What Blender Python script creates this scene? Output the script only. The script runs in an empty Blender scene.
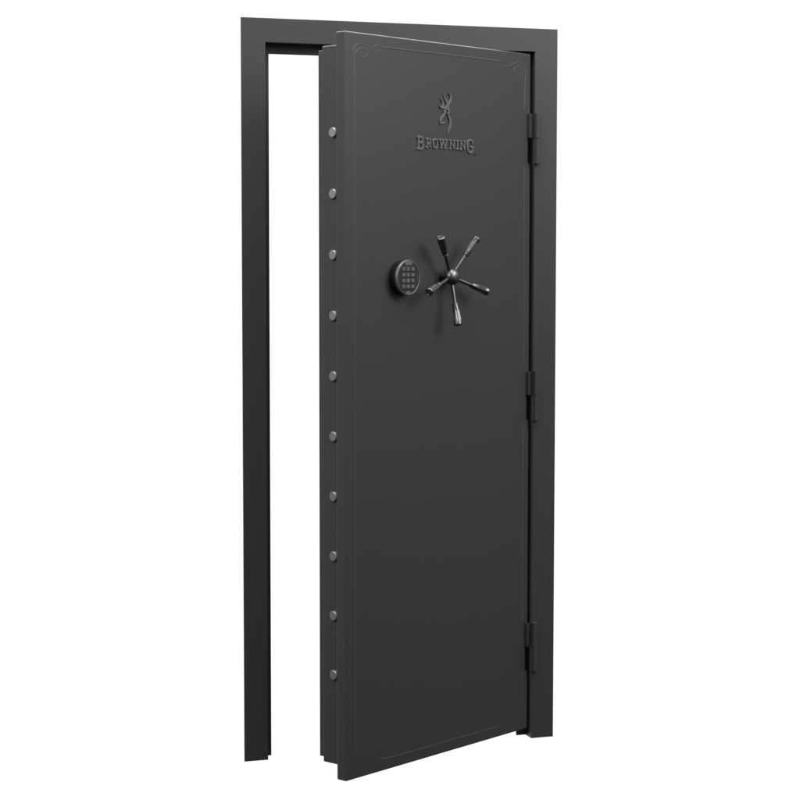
import bpy, bmesh, math, random
from mathutils import Vector, Matrix

S = bpy.context.scene
COL = S.collection

# ------------------------------------------------------------------ camera
cam_d = bpy.data.cameras.new("camera")
cam = bpy.data.objects.new("camera", cam_d)
COL.objects.link(cam)
right = Vector((0.94935, -0.31422, 0.00081))
up = Vector((0.02248, 0.07049, 0.99726))
fwd = Vector((0.31342, 0.94673, -0.07398))
M = Matrix.Identity(4)
for i in range(3):
    M[i][0], M[i][1], M[i][2] = right[i], up[i], -fwd[i]
M.translation = Vector((-1.3204, -5.3958, 1.4458))
cam.matrix_world = M
cam_d.sensor_width = 36.0
cam_d.lens = 1973.69 / 800 * 36
cam_d.clip_end = 200
S.camera = cam
S.view_settings.view_transform = 'Standard'
S.view_settings.look = 'None'
S.view_settings.exposure = 0
S.view_settings.gamma = 1
S.render.resolution_x = S.render.resolution_y = 1024

# ------------------------------------------------------------------ studio light
# world: a white studio backdrop behind the door, a dim studio in front of it
W = bpy.data.worlds.new("World"); S.world = W; W.use_nodes = True
nt = W.node_tree; nt.nodes.clear()
wo = nt.nodes.new('ShaderNodeOutputWorld'); bg = nt.nodes.new('ShaderNodeBackground')
tc = nt.nodes.new('ShaderNodeTexCoord'); sp = nt.nodes.new('ShaderNodeSeparateXYZ')
nt.links.new(tc.outputs['Generated'], sp.inputs[0])
mrz = nt.nodes.new('ShaderNodeMapRange'); mrz.interpolation_type = 'SMOOTHSTEP'
mrz.inputs['From Min'].default_value = -0.7; mrz.inputs['From Max'].default_value = 0.9
mrz.inputs['To Min'].default_value = 0.01; mrz.inputs['To Max'].default_value = 0.46
nt.links.new(sp.outputs['Z'], mrz.inputs['Value'])
mry = nt.nodes.new('ShaderNodeMapRange'); mry.interpolation_type = 'SMOOTHSTEP'
mry.inputs['From Min'].default_value = 0.55; mry.inputs['From Max'].default_value = 0.75
nt.links.new(sp.outputs['Y'], mry.inputs['Value'])
mx = nt.nodes.new('ShaderNodeMix'); mx.data_type = 'RGBA'
nt.links.new(mry.outputs[0], mx.inputs['Factor'])
nt.links.new(mrz.outputs[0], mx.inputs[6])
mx.inputs[7].default_value = (1.05, 1.05, 1.05, 1)
nt.links.new(mx.outputs[2], bg.inputs['Color'])
bg.inputs['Strength'].default_value = 1.0
nt.links.new(bg.outputs[0], wo.inputs['Surface'])

def area(name, loc, target, size, power, col=(1, 1, 1), size_y=None):
    d = bpy.data.lights.new(name, 'AREA'); d.energy = power; d.size = size; d.color = col
    if size_y: d.shape = 'RECTANGLE'; d.size_y = size_y
    o = bpy.data.objects.new(name, d); COL.objects.link(o)
    o.location = loc
    o.rotation_euler = (Vector(target) - Vector(loc)).to_track_quat('-Z', 'Y').to_euler()
    return o
area("overhead_softbox", (0.15, -0.75, 3.6), (0.25, -0.5, 1.5), 2.2, 50, size_y=1.7)
area("right_softbox", (3.2, -2.5, 3.6), (0.45, 0, 2.0), 2.5, 118)
area("left_softbox", (-3.4, -1.9, 3.6), (0.3, -0.3, 1.8), 1.5, 122)
area("rim_softbox", (1.5, 2.9, 4.8), (0.3, -0.2, 1.9), 5.5, 300, size_y=2.3)

# ------------------------------------------------------------------ materials
def mat(name, base, rough, metal=0.0, bump=0.0, scale=900.0, spec=0.5, var=0.0):
    m = bpy.data.materials.new(name); m.use_nodes = True
    n = m.node_tree; b = n.nodes['Principled BSDF']
    b.inputs['Base Color'].default_value = (*base, 1)
    b.inputs['Roughness'].default_value = rough
    b.inputs['Metallic'].default_value = metal
    b.inputs['Specular IOR Level'].default_value = spec
    t = n.nodes.new('ShaderNodeTexCoord')
    if bump:
        nz = n.nodes.new('ShaderNodeTexNoise'); nz.inputs['Scale'].default_value = scale
        nz.inputs['Detail'].default_value = 3
        n.links.new(t.outputs['Object'], nz.inputs['Vector'])
        bp = n.nodes.new('ShaderNodeBump'); bp.inputs['Strength'].default_value = bump
        bp.inputs['Distance'].default_value = 0.0004
        n.links.new(nz.outputs['Fac'], bp.inputs['Height'])
        n.links.new(bp.outputs[0], b.inputs['Normal'])
    if var:
        n2 = n.nodes.new('ShaderNodeTexNoise'); n2.inputs['Scale'].default_value = 2.3
        n2.inputs['Detail'].default_value = 5
        n.links.new(t.outputs['Object'], n2.inputs['Vector'])
        r = n.nodes.new('ShaderNodeMapRange')
        r.inputs['To Min'].default_value = rough - var; r.inputs['To Max'].default_value = rough + var
        n.links.new(n2.outputs['Fac'], r.inputs['Value'])
        n.links.new(r.outputs[0], b.inputs['Roughness'])
    return m
PAINT = mat("charcoal_powder_coat", (0.045, 0.045, 0.0453), 0.44, bump=0.10, var=0.02)
RELIEF = mat("raised_badge_paint", (0.125, 0.125, 0.125), 0.42)
LINE = mat("bead_catchlight_paint", (0.064, 0.064, 0.0645), 0.40)  # leaf coat, lightened to paint in the light the bead and scrolls catch
NICKEL = mat("brushed_black_nickel", (0.205, 0.197, 0.188), 0.35, metal=1.0)
STEEL = mat("ground_steel", (0.50, 0.50, 0.50), 0.42, metal=1.0)
BLACK = mat("black_plastic", (0.008, 0.008, 0.009), 0.55, spec=0.25)
BEZEL = mat("satin_grey_bezel", (0.19, 0.19, 0.195), 0.42, metal=0.5)
PAD = mat("slate_membrane", (0.020, 0.020, 0.023), 0.5)
KEY = mat("grey_key_rubber", (0.062, 0.062, 0.070), 0.5)
INK = mat("pale_key_print", (0.36, 0.36, 0.38), 0.6)

# ------------------------------------------------------------------ helpers
def link(name, me, m, parent=None, smooth=False, bevel=0.0, seg=3):
    o = bpy.data.objects.new(name, me); COL.objects.link(o)
    if m: me.materials.append(m)
    if parent is not None: o.parent = parent
    if smooth:
        for p in me.polygons: p.use_smooth = True
        me.set_sharp_from_angle(angle=math.radians(38))
    if bevel:
        bv = o.modifiers.new("bevel", 'BEVEL'); bv.width = bevel; bv.segments = seg
        bv.limit_method = 'ANGLE'; bv.angle_limit = math.radians(40); bv.harden_normals = False
        for p in me.polygons: p.use_smooth = True
        wn = o.modifiers.new("normals", 'WEIGHTED_NORMAL'); wn.keep_sharp = False
    return o

def mesh_from(bm, name):
    bmesh.ops.recalc_face_normals(bm, faces=bm.faces[:])
    me = bpy.data.meshes.new(name); bm.to_mesh(me); bm.free(); return me

def prism(bm, poly, y0, y1, axis='y'):
    """extrude a closed outline; axis y: outline in (x,z); axis z: outline in (x,y)"""
    def v(p, t): return (p[0], t, p[1]) if axis == 'y' else (p[0], p[1], t)
    a = [bm.verts.new(v(p, y0)) for p in poly]; b = [bm.verts.new(v(p, y1)) for p in poly]
    n = len(poly)
    bm.faces.new(a); bm.faces.new(b[::-1])
    for i in range(n):
        bm.faces.new((a[i], b[i], b[(i + 1) % n], a[(i + 1) % n]))

def box(bm, x0, x1, y0, y1, z0, z1):
    prism(bm, [(x0, z0), (x1, z0), (x1, z1), (x0, z1)], y0, y1)

def lathe(bm, prof, origin, axis, n=32, mod=None):
    """revolve [(radius, distance)] about axis through origin; mod(theta, i) scales the radius"""
    ax = Vector(axis).normalized()
    u = ax.orthogonal().normalized(); w = ax.cross(u); o = Vector(origin)
    rings = []
    for i, (r, t) in enumerate(prof):
        if r < 1e-6:
            rings.append([bm.verts.new(o + ax * t)])
        else:
            ring = []
            for k in range(n):
                th = 2 * math.pi * k / n
                rr = r * (mod(th, i) if mod else 1)
                ring.append(bm.verts.new(o + ax * t + (u * math.cos(th) + w * math.sin(th)) * rr))
            rings.append(ring)
    for a, b in zip(rings, rings[1:]):
        for k in range(n):
            q = (k + 1) % n
            if len(a) == 1 and len(b) == 1: continue
            if len(a) == 1: bm.faces.new((a[0], b[k], b[q]))
            elif len(b) == 1: bm.faces.new((a[k], b[0], a[q]))
            else: bm.faces.new((a[k], b[k], b[q], a[q]))
    for ring, flip in ((rings[0], True), (rings[-1], False)):
        if len(ring) > 1: bm.faces.new(ring[::-1] if flip else ring)

def smooth_path(pts, it=2):
    for _ in range(it):
        q = [pts[0]]
        for a, b in zip(pts, pts[1:]):
            q.append(tuple(.75 * i + .25 * j for i, j in zip(a, b)))
            q.append(tuple(.25 * i + .75 * j for i, j in zip(a, b)))
        q.append(pts[-1]); pts = q
    return pts

def tube(bm, pts, r, n=10):
    pts = [Vector(p) for p in pts]; rings = []
    for i, p in enumerate(pts):
        d = (pts[min(i + 1, len(pts) - 1)] - pts[max(i - 1, 0)]).normalized()
        u = Vector((0, 1, 0)); u = (u - d * u.dot(d)).normalized(); w = d.cross(u)
        rings.append([bm.verts.new(p + (u * math.cos(2 * math.pi * k / n) + w * math.sin(2 * math.pi * k / n)) * r) for k in range(n)])
    for a, b in zip(rings, rings[1:]):
        for k in range(n): bm.faces.new((a[k], b[k], b[(k + 1) % n], a[(k + 1) % n]))
    bm.faces.new(rings[0][::-1]); bm.faces.new(rings[-1])

def strokes(bm, paths, y_top, y_bot=0.003):
    """raised strokes on the door face; a path is [(x, z, half width)]"""
    for path in paths:
        for (x0, z0, w0), (x1, z1, w1) in zip(path, path[1:]):
            d = Vector((x1 - x0, z1 - z0)); L = d.length
            if L < 1e-7: continue
            nx, nz = -d.y / L, d.x / L
            prism(bm, [(x0 + nx * w0, z0 + nz * w0), (x1 + nx * w1, z1 + nz * w1), (x1 - nx * w1, z1 - nz * w1), (x0 - nx * w0, z0 - nz * w0)], y_top, y_bot)
        for (x, z, w) in path:
            prism(bm, [(x + w * math.cos(2 * math.pi * k / 14), z + w * math.sin(2 * math.pi * k / 14)) for k in range(14)], y_top, y_bot)

def relief(name, bm, m, parent, voxel):
    """fuse overlapping strokes into one soft raised form"""
    me = mesh_from(bm, name)
    o = bpy.data.objects.new(name, me); COL.objects.link(o)
    r = o.modifiers.new("fuse", 'REMESH'); r.mode = 'VOXEL'; r.voxel_size = voxel
    s = o.modifiers.new("soften", 'SMOOTH'); s.factor = 0.5; s.iterations = 3
    dg = bpy.context.evaluated_depsgraph_get()
    new = bpy.data.meshes.new_from_object(o.evaluated_get(dg))
    o.modifiers.clear(); o.data = new; new.name = name
    new.materials.clear(); new.materials.append(m)
    for p in new.polygons: p.use_smooth = True
    o.parent = parent
    return o

def empty(name, loc=(0, 0, 0), parent=None):
    o = bpy.data.objects.new(name, None); COL.objects.link(o); o.location = loc
    o.empty_display_size = 0.1
    if parent is not None: o.parent = parent
    return o

# ------------------------------------------------------------------ the vault door
DOOR = empty("vault_door")
DOOR['label'] = "charcoal steel vault door standing ajar in its frame, with keypad and five-spoke handle"
DOOR['category'] = "vault door"
DOOR['kind'] = "thing"

FW, FH = 0.9507, 2.10
X0, X1, ZT = 0.0696, 0.8800, 2.0335          # the opening
# frame: one folded section swept up the left jamb, across the head and down the right jamb
def section(out, lip):
    return [(out, 0), (0, 0), (0, .047), (-lip, .047), (-lip, .054), (.022, .054), (.022, .0045), (out, .0045)]
sl, st, sr = section(X0, .0215), section(FH - ZT, .0275), section(FW - X1, .0280)
bm = bmesh.new(); sts = []
sts.append([(X0 - o, y, 0) for o, y in sl])
sts.append([(X0 - a[0], a[1], ZT + b[0]) for a, b in zip(sl, st)])
sts.append([(X1 + a[0], a[1], ZT + b[0]) for a, b in zip(sr, st)])
sts.append([(X1 + o, y, 0) for o, y in sr])
rings = [[bm.verts.new(p) for p in s] for s in sts]
for a, b in zip(rings, rings[1:]):
    for k in range(8): bm.faces.new((a[k], b[k], b[(k + 1) % 8], a[(k + 1) % 8]))
bm.faces.new(rings[0]); bm.faces.new(rings[-1][::-1])
frame = link("door_frame", mesh_from(bm, "door_frame"), PAINT, DOOR, bevel=0.0006)

# ---- door leaf, hung on the right and swung 30.5 degrees open; local x right, y inward, z up
TH = 0.5331; WD = 0.7984; ZB, ZH = 0.0304, 2.0263; TP = 0.0343
leaf_loc = Vector((0.8685 - WD * math.cos(TH), 0.0033 - WD * math.sin(TH), 0))
HZ = [(1.8570, 1.7815, 1.7085), (1.1038, 1.0290, 0.9560), (0.3510, 0.2790, 0.2060)]   # hinges: top, middle, bottom
out = [(0, ZB), (WD, ZB)]
for zt_, zm_, zb_ in reversed(HZ):
    out += [(WD, zb_), (WD - .010, zb_), (WD - .010, zm_), (WD, zm_)]
out += [(WD, ZH), (0, ZH)]
bm = bmesh.new(); prism(bm, out, 0, TP)
leaf = link("door_leaf", mesh_from(bm, "door_leaf"), PAINT, DOOR, bevel=0.0042, seg=5)
leaf.location = leaf_loc; leaf.rotation_euler = (0, 0, TH)

bm = bmesh.new(); box(bm, .035, WD - .030, TP - .001, .118, .0586, 1.9970)
link("door_body", mesh_from(bm, "door_body"), PAINT, leaf, bevel=0.0042, seg=4)
bm = bmesh.new(); box(bm, .046, WD - .042, .117, .141, .0690, 1.9870)
link("back_panel", mesh_from(bm, "back_panel"), PAINT, leaf, bevel=0.0020)

# locking bolts along the free edge
BZ = [1.7669 - .16236 * k for k in range(10)]
bm = bmesh.new()
R = .0132
lathe(bm, [(R, -.03), (R, .0060), (R - .0015, .0075), (0, .0075)], (0, 0, 0), (-1, 0, 0), 40)
me = mesh_from(bm, "locking_bolt")
bolt = link("locking_bolt", me, STEEL, leaf, smooth=True)
bolts = [bolt]
for z in BZ[1:]:
    c = bolt.copy(); COL.objects.link(c); c.parent = leaf; bolts.append(c)
for b, z in zip(bolts, BZ): b.location = (.035, .0732, z)

# raised bead round the panel, broken at the corners and hinges
LX, RX, LT, LB = .0372, .7710, 1.9952, .0605
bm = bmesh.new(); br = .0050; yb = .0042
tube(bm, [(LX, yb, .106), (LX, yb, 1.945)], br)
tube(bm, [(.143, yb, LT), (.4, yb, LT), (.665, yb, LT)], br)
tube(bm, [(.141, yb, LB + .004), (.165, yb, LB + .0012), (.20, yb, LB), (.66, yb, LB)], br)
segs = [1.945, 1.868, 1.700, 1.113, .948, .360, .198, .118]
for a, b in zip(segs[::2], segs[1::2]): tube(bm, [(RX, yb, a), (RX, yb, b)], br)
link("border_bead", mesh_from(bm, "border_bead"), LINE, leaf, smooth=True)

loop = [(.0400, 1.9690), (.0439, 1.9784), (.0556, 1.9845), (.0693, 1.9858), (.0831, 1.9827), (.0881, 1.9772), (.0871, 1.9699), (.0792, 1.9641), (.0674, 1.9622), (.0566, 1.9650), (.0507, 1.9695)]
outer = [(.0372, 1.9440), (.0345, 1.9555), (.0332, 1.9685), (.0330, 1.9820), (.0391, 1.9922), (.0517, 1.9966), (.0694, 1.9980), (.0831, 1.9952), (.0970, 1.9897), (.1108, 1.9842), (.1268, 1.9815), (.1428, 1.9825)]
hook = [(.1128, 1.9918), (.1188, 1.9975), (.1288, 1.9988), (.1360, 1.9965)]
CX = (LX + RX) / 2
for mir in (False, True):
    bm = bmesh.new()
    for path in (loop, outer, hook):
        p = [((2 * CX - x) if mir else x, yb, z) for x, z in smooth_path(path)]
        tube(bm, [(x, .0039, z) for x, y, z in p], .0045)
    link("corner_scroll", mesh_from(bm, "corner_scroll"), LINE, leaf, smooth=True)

# ---- antlered deer-head emblem in relief
def taper(pts, ws, it=2):
    n = len(pts) - 1; outp = []
    for i, (x, z) in enumerate(pts):
        t = i / n * (len(ws) - 1); k = min(int(t), len(ws) - 2); f = t - k
        outp.append((x, z, ws[k] * (1 - f) + ws[k + 1] * f))
    return smooth_path(outp, it)
mm = .001
em = [taper([(.4210, 1.8909), (.4275, 1.8868), (.4309, 1.8798), (.4298, 1.8717), (.4239, 1.8637), (.4169, 1.8572), (.4127, 1.8520)], [1 * mm, 3 * mm, 3.6 * mm, 4 * mm]),
      taper([(.3985, 1.8859), (.4005, 1.8798), (.4050, 1.8729), (.4112, 1.8662), (.4163, 1.8593)], [1 * mm, 2.6 * mm, 3 * mm]),
      taper([(.3860, 1.8736), (.3921, 1.8686), (.3961, 1.8626), (.3967, 1.8573), (.3944, 1.8509)], [1 * mm, 2.6 * mm, 3.2 * mm]),
      taper([(.3805, 1.8541), (.3855, 1.8490), (.3959, 1.8482), (.4085, 1.8496), (.4183, 1.8483)], [1 * mm, 2.6 * mm, 3.2 * mm, 3.6 * mm]),
      taper([(.4127, 1.8520), (.4198, 1.8461), (.4226, 1.8396), (.4198, 1.8336)], [3.4 * mm, 3.4 * mm, 2.0 * mm]),
      taper([(.4159, 1.8345), (.4215, 1.8256), (.4278, 1.8179), (.4295, 1.8081), (.4262, 1.7972), (.4206, 1.7870), (.4167, 1.7774)], [2.0 * mm, 3.4 * mm, 3.8 * mm, 3.4 * mm, 1.0 * mm]),
      taper([(.3995, 1.8384), (.4085, 1.8424), (.4063, 1.8355), (.3996, 1.8289), (.3923, 1.8219), (.3856, 1.8139), (.3862, 1.8059), (.3960, 1.8064), (.4072, 1.8088)], [1.4 * mm, 2.6 * mm, 2.8 * mm, 2.8 * mm, 2.6 * mm, 1.4 * mm], 0)]
bm = bmesh.new(); strokes(bm, [[(x, z, w * 1.22) for x, z, w in p] for p in em], -.0036)
relief("deer_emblem", bm, RELIEF, leaf, .0007)

# ---- raised slab-serif lettering
def arc(cx, cz, rx, rz, a0, a1, n=10):
    return [(cx + rx * math.cos(math.radians(a0 + (a1 - a0) * k / n)), cz + rz * math.sin(math.radians(a0 + (a1 - a0) * k / n))) for k in range(n + 1)]
def glyph(ch):
    """strokes in a unit box"""
    if ch == 'B':
        return [[(.0, 1), (.62, 1), (.86, .93), (.9, .78), (.84, .62), (.62, .54), (.2, .54)],
                [(.62, .54), (.9, .46), (.98, .28), (.9, .08), (.66, 0), (0, 0)], [(.22, 0), (.22, 1)]]
    if ch == 'R':
        return [[(0, 1), (.6, 1), (.86, .92), (.9, .74), (.8, .54), (.55, .46), (.22, .46)], [(.22, 0), (.22, 1)],
                [(0, 0), (.44, 0)], [(.52, .46), (.86, .05), (1, 0)]]
    if ch == 'O':
        return [[(.5, 1), (.2, .98), (.03, .82), (0, .5), (.03, .18), (.2, .02), (.5, 0), (.8, .02), (.97, .18), (1, .5), (.97, .82), (.8, .98), (.5, 1)]]
    if ch == 'W':
        return [[(.10, 1), (.28, .0)], [(.28, .0), (.50, .92)], [(.50, .92), (.72, 0)], [(.72, 0), (.90, 1)],
                [(0, 1), (.24, 1)], [(.76, 1), (1, 1)], [(.40, 1), (.60, 1)], [(.2, .02), (.36, .02)], [(.64, .02), (.80, .02)]]
    if ch == 'N':
        return [[(.18, 0), (.18, 1)], [(.16, 1), (.84, 0)], [(.84, 0), (.84, 1)], [(0, 1), (.24, 1)], [(0, 0), (.38, 0)], [(.64, 1), (1, 1)]]
    if ch == 'I':
        return [[(.5, 0), (.5, 1)], [(.08, 1), (.92, 1)], [(.08, 0), (.92, 0)]]
    if ch == 'G':
        return [[(.86, .76), (.82, .92), (.62, 1), (.38, 1), (.1, .9), (0, .7), (0, .3), (.1, .1), (.38, 0), (.62, 0), (.82, .1), (.86, .26), (.86, .46)],
                [(.58, .46), (1.05, .46)]]
layout = [('B', .2845, .3152, 1.7286, 1.7670, 2.7), ('R', .3224, .3479, 1.7345, 1.7625, 2.3), ('O', .3522, .3749, 1.7345, 1.7625, 2.3),
          ('W', .3775, .4181, 1.7345, 1.7625, 2.0), ('N', .4228, .4508, 1.7345, 1.7625, 2.1), ('I', .4543, .4658, 1.7345, 1.7625, 2.3),
          ('N', .4688, .4972, 1.7345, 1.7625, 2.1), ('G', .5012, .5330, 1.7270, 1.7675, 2.6)]
bm = bmesh.new()
for ch, xa, xb, za, zb, w in layout:
    w *= mm * 1.12
    for path in glyph(ch):
        strokes(bm, [[(xa + w + p[0] * (xb - xa - 2 * w), za + w + p[1] * (zb - za - 2 * w), w) for p in path]], -.0034)
relief("raised_lettering", bm, RELIEF, leaf, .0007)
# tiny registered mark after the last letter
bm = bmesh.new()
strokes(bm, [[(x, z, .0006) for x, z in arc(.5398, 1.7240, .0038, .0038, 0, 360, 20)],
             [(.5386, 1.7222, .0005), (.5386, 1.7258, .0005), (.5402, 1.7258, .0005), (.5408, 1.7248, .0005), (.5402, 1.7240, .0005), (.5388, 1.7240, .0005)],
             [(.5400, 1.7240, .0005), (.5410, 1.7222, .0005)]], -.0008)
link("registered_mark", mesh_from(bm, "registered_mark"), PAINT, leaf)

# ---- hinges: barrel on the frame side, block on the leaf
c_, s_ = math.cos(TH), math.sin(TH)
def world(lx, ly): return (leaf_loc.x + lx * c_ - ly * s_, leaf_loc.y + lx * s_ + ly * c_)
PX, PY, PR = .8832, -.0095, .0092
zt_, zm_, zb_ = HZ[0]
hz0 = empty("hinge", (0, 0, 0), DOOR)
hinge_objs = []
def knuckle(z0, z1, cap):
    bm = bmesh.new()
    prof = [(PR - .0008, z0), (PR, z0 + .0008), (PR, z1 - .0012), (PR - .0014, z1)]
    if cap: prof += [(PR - .002, z1 + .0001), (.004, z1 + .0005), (0, z1 + .0006)]
    lathe(bm, prof, (PX, PY, 0), (0, 0, 1), 32)
    return mesh_from(bm, "knuckle")
hinge_objs.append(link("leaf_knuckle", knuckle(.0004, .0740, True), PAINT, hz0, smooth=True))
hinge_objs.append(link("frame_knuckle", knuckle(-.0740, -.0010, False), PAINT, hz0, smooth=True))
bm = bmesh.new()   # block and arm carried by the leaf
prism(bm, [world(.7830, -.0100), world(.7900, -.0100), world(.7900, .004), world(.7830, .004)], .001, .0710, 'z')
hinge_objs.append(link("leaf_block", mesh_from(bm, "leaf_block"), PAINT, hz0, bevel=0.0012))
bm = bmesh.new()
prism(bm, [world(.7890, .0040), (PX - .006, PY + .0040), (PX - .001, PY + .0085), world(.7890, .0100)], .002, .0700, 'z')
hinge_objs.append(link("leaf_arm", mesh_from(bm, "leaf_arm"), PAINT, hz0))
bm = bmesh.new()   # thin plate welding the lower knuckle to the frame
box(bm, PX - .002, PX + .0135, -.0035, .001, -.0725, -.0025)
hinge_objs.append(link("frame_plate", mesh_from(bm, "frame_plate"), PAINT, hz0, bevel=0.0008))
bm = bmesh.new()
lathe(bm, [(.0046, -.0790), (.0052, -.0780), (.0052, -.0735)], (PX, PY, 0), (0, 0, 1), 24)
hinge_objs.append(link("hinge_pin", mesh_from(bm, "hinge_pin"), PAINT, hz0, smooth=True))
hz0.location = (0, 0, zm_)
for zt_, zm_, zb_ in HZ[1:]:
    h = hz0.copy(); COL.objects.link(h); h.parent = DOOR; h.location = (0, 0, zm_)
    for o in hinge_objs:
        c = o.copy(); COL.objects.link(c); c.parent = h

# ---- electronic keypad
KX, KZ, KR, KH = .2205, 1.3808, .0480, .0300
kp = empty("keypad", leaf.matrix_basis @ Vector((KX, 0, KZ)), DOOR); kp.rotation_euler = (0, 0, TH)
bm = bmesh.new()
lathe(bm, [(KR - .003, -.002), (KR - .001, .004), (KR - .0005, KH - .007), (KR - .002, KH - .003), (KR - .006, KH - .0025), (0, KH - .0025)], (0, 0, 0), (0, -1, 0), 64)
link("housing", mesh_from(bm, "housing"), BLACK, kp, smooth=True)
bm = bmesh.new()
n = 72; prof = [(KR - .0002, KH - .008), (KR + .0004, KH - .005), (KR - .0002, KH - .002), (KR - .002, KH - .0002), (KR - .0038, KH - .0006), (KR - .0046, KH - .0024), (KR - .0046, KH - .006)]
rg = [[bm.verts.new((r * math.cos(2 * math.pi * k / n), -y, r * math.sin(2 * math.pi * k / n))) for k in range(n)] for r, y in prof]
for a, b in zip(rg, rg[1:] + rg[:1]):
    for k in range(n): bm.faces.new((a[k], b[k], b[(k + 1) % n], a[(k + 1) % n]))
link("bezel_ring", mesh_from(bm, "bezel_ring"), BEZEL, kp, smooth=True)
bm = bmesh.new()
lathe(bm, [(KR - .0048, KH - .004), (KR - .0050, KH - .0017), (KR - .0056, KH - .0014), (0, KH - .0014)], (0, 0, 0), (0, -1, 0), 64)
link("key_membrane", mesh_from(bm, "key_membrane"), PAD, kp, smooth=False)
def rbox(w, h, r, n=5):
    p = []
    for cx, cz, a in ((w - r, h - r, 0), (-w + r, h - r, 90), (-w + r, -h + r, 180), (w - r, -h + r, 270)):
        p += [(cx + r * math.cos(math.radians(a + 90 * k / n)), cz + r * math.sin(math.radians(a + 90 * k / n))) for k in range(n + 1)]
    return p
# top and bottom caps of the bezel
for z0, hw_, sign in ((.0335, .0165, 1), (.0370, .0095, -1)):
    rr_ = KR - .0040; a_ = math.asin(hw_ / rr_)
    sh = [(rr_ * math.sin(-a_ + 2 * a_ * k / 12), sign * rr_ * math.cos(-a_ + 2 * a_ * k / 12)) for k in range(13)] + [(hw_ * .8, sign * z0), (-hw_ * .8, sign * z0)]
    bm = bmesh.new(); prism(bm, sh, -(KH - .0002), -(KH - .004))
    link("bezel_tab", mesh_from(bm, "bezel_tab"), BEZEL, kp, bevel=0.0008)
bm = bmesh.new(); prism(bm, [(x + .0345, z - .001) for x, z in rbox(.0022, .0085, .002)], -(KH + .0004), -(KH - .003))
link("battery_latch", mesh_from(bm, "battery_latch"), KEY, kp)
def text_bm(bm, s, cx, cz, size, y0, y1):
    cu = bpy.data.curves.new("digit", 'FONT'); cu.body = s; cu.size = size; cu.align_x = 'CENTER'; cu.align_y = 'CENTER'
    cu.extrude = abs(y1 - y0) / 2
    o = bpy.data.objects.new("digit", cu); COL.objects.link(o)
    dg = bpy.context.evaluated_depsgraph_get()
    m = bpy.data.meshes.new_from_object(o.evaluated_get(dg))
    m.transform(Matrix.Translation((cx, (y0 + y1) / 2, cz)) @ Matrix.Rotation(math.pi / 2, 4, 'X'))
    bm.from_mesh(m); bpy.data.objects.remove(o); bpy.data.curves.remove(cu); bpy.data.meshes.remove(m)
rows = ["123", "456", "789", "*0#"]
for r, row in enumerate(rows):
    for k, chx in enumerate(row):
        cx, cz = (k - 1) * .0185 - .002, .0232 - r * .0158
        bm = bmesh.new(); prism(bm, [(x, z) for x, z in rbox(.0086, .0056, .0024)], -(KH + .0006), -(KH - .003))
        b = link("key", mesh_from(bm, "key"), KEY, kp, bevel=0.0005, seg=2); b.location = (cx, 0, cz)
        bm = bmesh.new(); text_bm(bm, chx, 0, 0, .0105, -(KH + .0008), -(KH + .0003))
        link("digit", mesh_from(bm, "digit"), INK, b)

# ---- five-spoke handle wheel
HX, HZc = .4033, 1.3815
hw = empty("handle_wheel", leaf.matrix_basis @ Vector((HX, 0, HZc)), DOOR); hw.rotation_euler = (0, 0, TH)
bm = bmesh.new()
lathe(bm, [(.0185, -.001), (.0185, .003), (.0170, .0045), (.0125, .0052), (.0115, .007), (.0115, .020)], (0, 0, 0), (0, -1, 0), 48)
link("shaft_collar", mesh_from(bm, "shaft_collar"), BLACK, hw, smooth=True)
bm = bmesh.new()
lathe(bm, [(.0115, .0165), (.0180, .0180), (.0220, .0215), (.0236, .0270), (.0238, .0310), (.0230, .0365), (.0208, .0415), (.0165, .0455), (.0105, .0480), (.0050, .0489), (0, .0491)], (0, 0, 0), (0, -1, 0), 48)
link("hub", mesh_from(bm, "hub"), NICKEL, hw, smooth=True)
HS, HT = .029, .0545      # spoke root and tip, height off the door
for k in range(5):
    a = math.radians(-90.5 + 72 * k)
    p0 = Vector((.010 * math.cos(a), -HS, .010 * math.sin(a)))
    p1 = Vector((.135 * math.cos(a), -HT, .135 * math.sin(a)))
    d = (p1 - p0).normalized(); L = (p1 - p0).length
    bm = bmesh.new(); lathe(bm, [(.0049, 0), (.0049, .066)], p0, d, 20)
    link("spoke", mesh_from(bm, "spoke"), NICKEL, hw, smooth=True)
    g0 = .065
    n = 36
    pr = [(.0050, g0), (.0080, g0 + .0008), (.0086, g0 + .0030), (.0078, g0 + .0044), (.0082, g0 + .0065)]
    m0 = len(pr)
    GL = L - g0
    for i in range(1, 13):
        t = i / 12; pr.append((.0084 + .0030 * t, g0 + .0065 + (GL - .0125) * t))
    m1 = len(pr)
    pr += [(.0116, L - .0040), (.0113, L - .0018), (.0098, L - .0003), (.0080, L), (.0072, L - .0010), (0, L - .0016)]
    def flute(th, i, m0=m0, m1=m1):
        if i < m0 or i >= m1: return 1
        t = (i - m0 + .5) / (m1 - m0)
        w = min(1, max(0, min((t - .04) / .14, (.96 - t) / .14)))
        return 1 - .16 * w * max(0, math.cos(6 * th)) ** 1.5
    bm = bmesh.new(); lathe(bm, pr, p0, d, n * 2, flute)
    link("grip", mesh_from(bm, "grip"), NICKEL, hw, smooth=True)
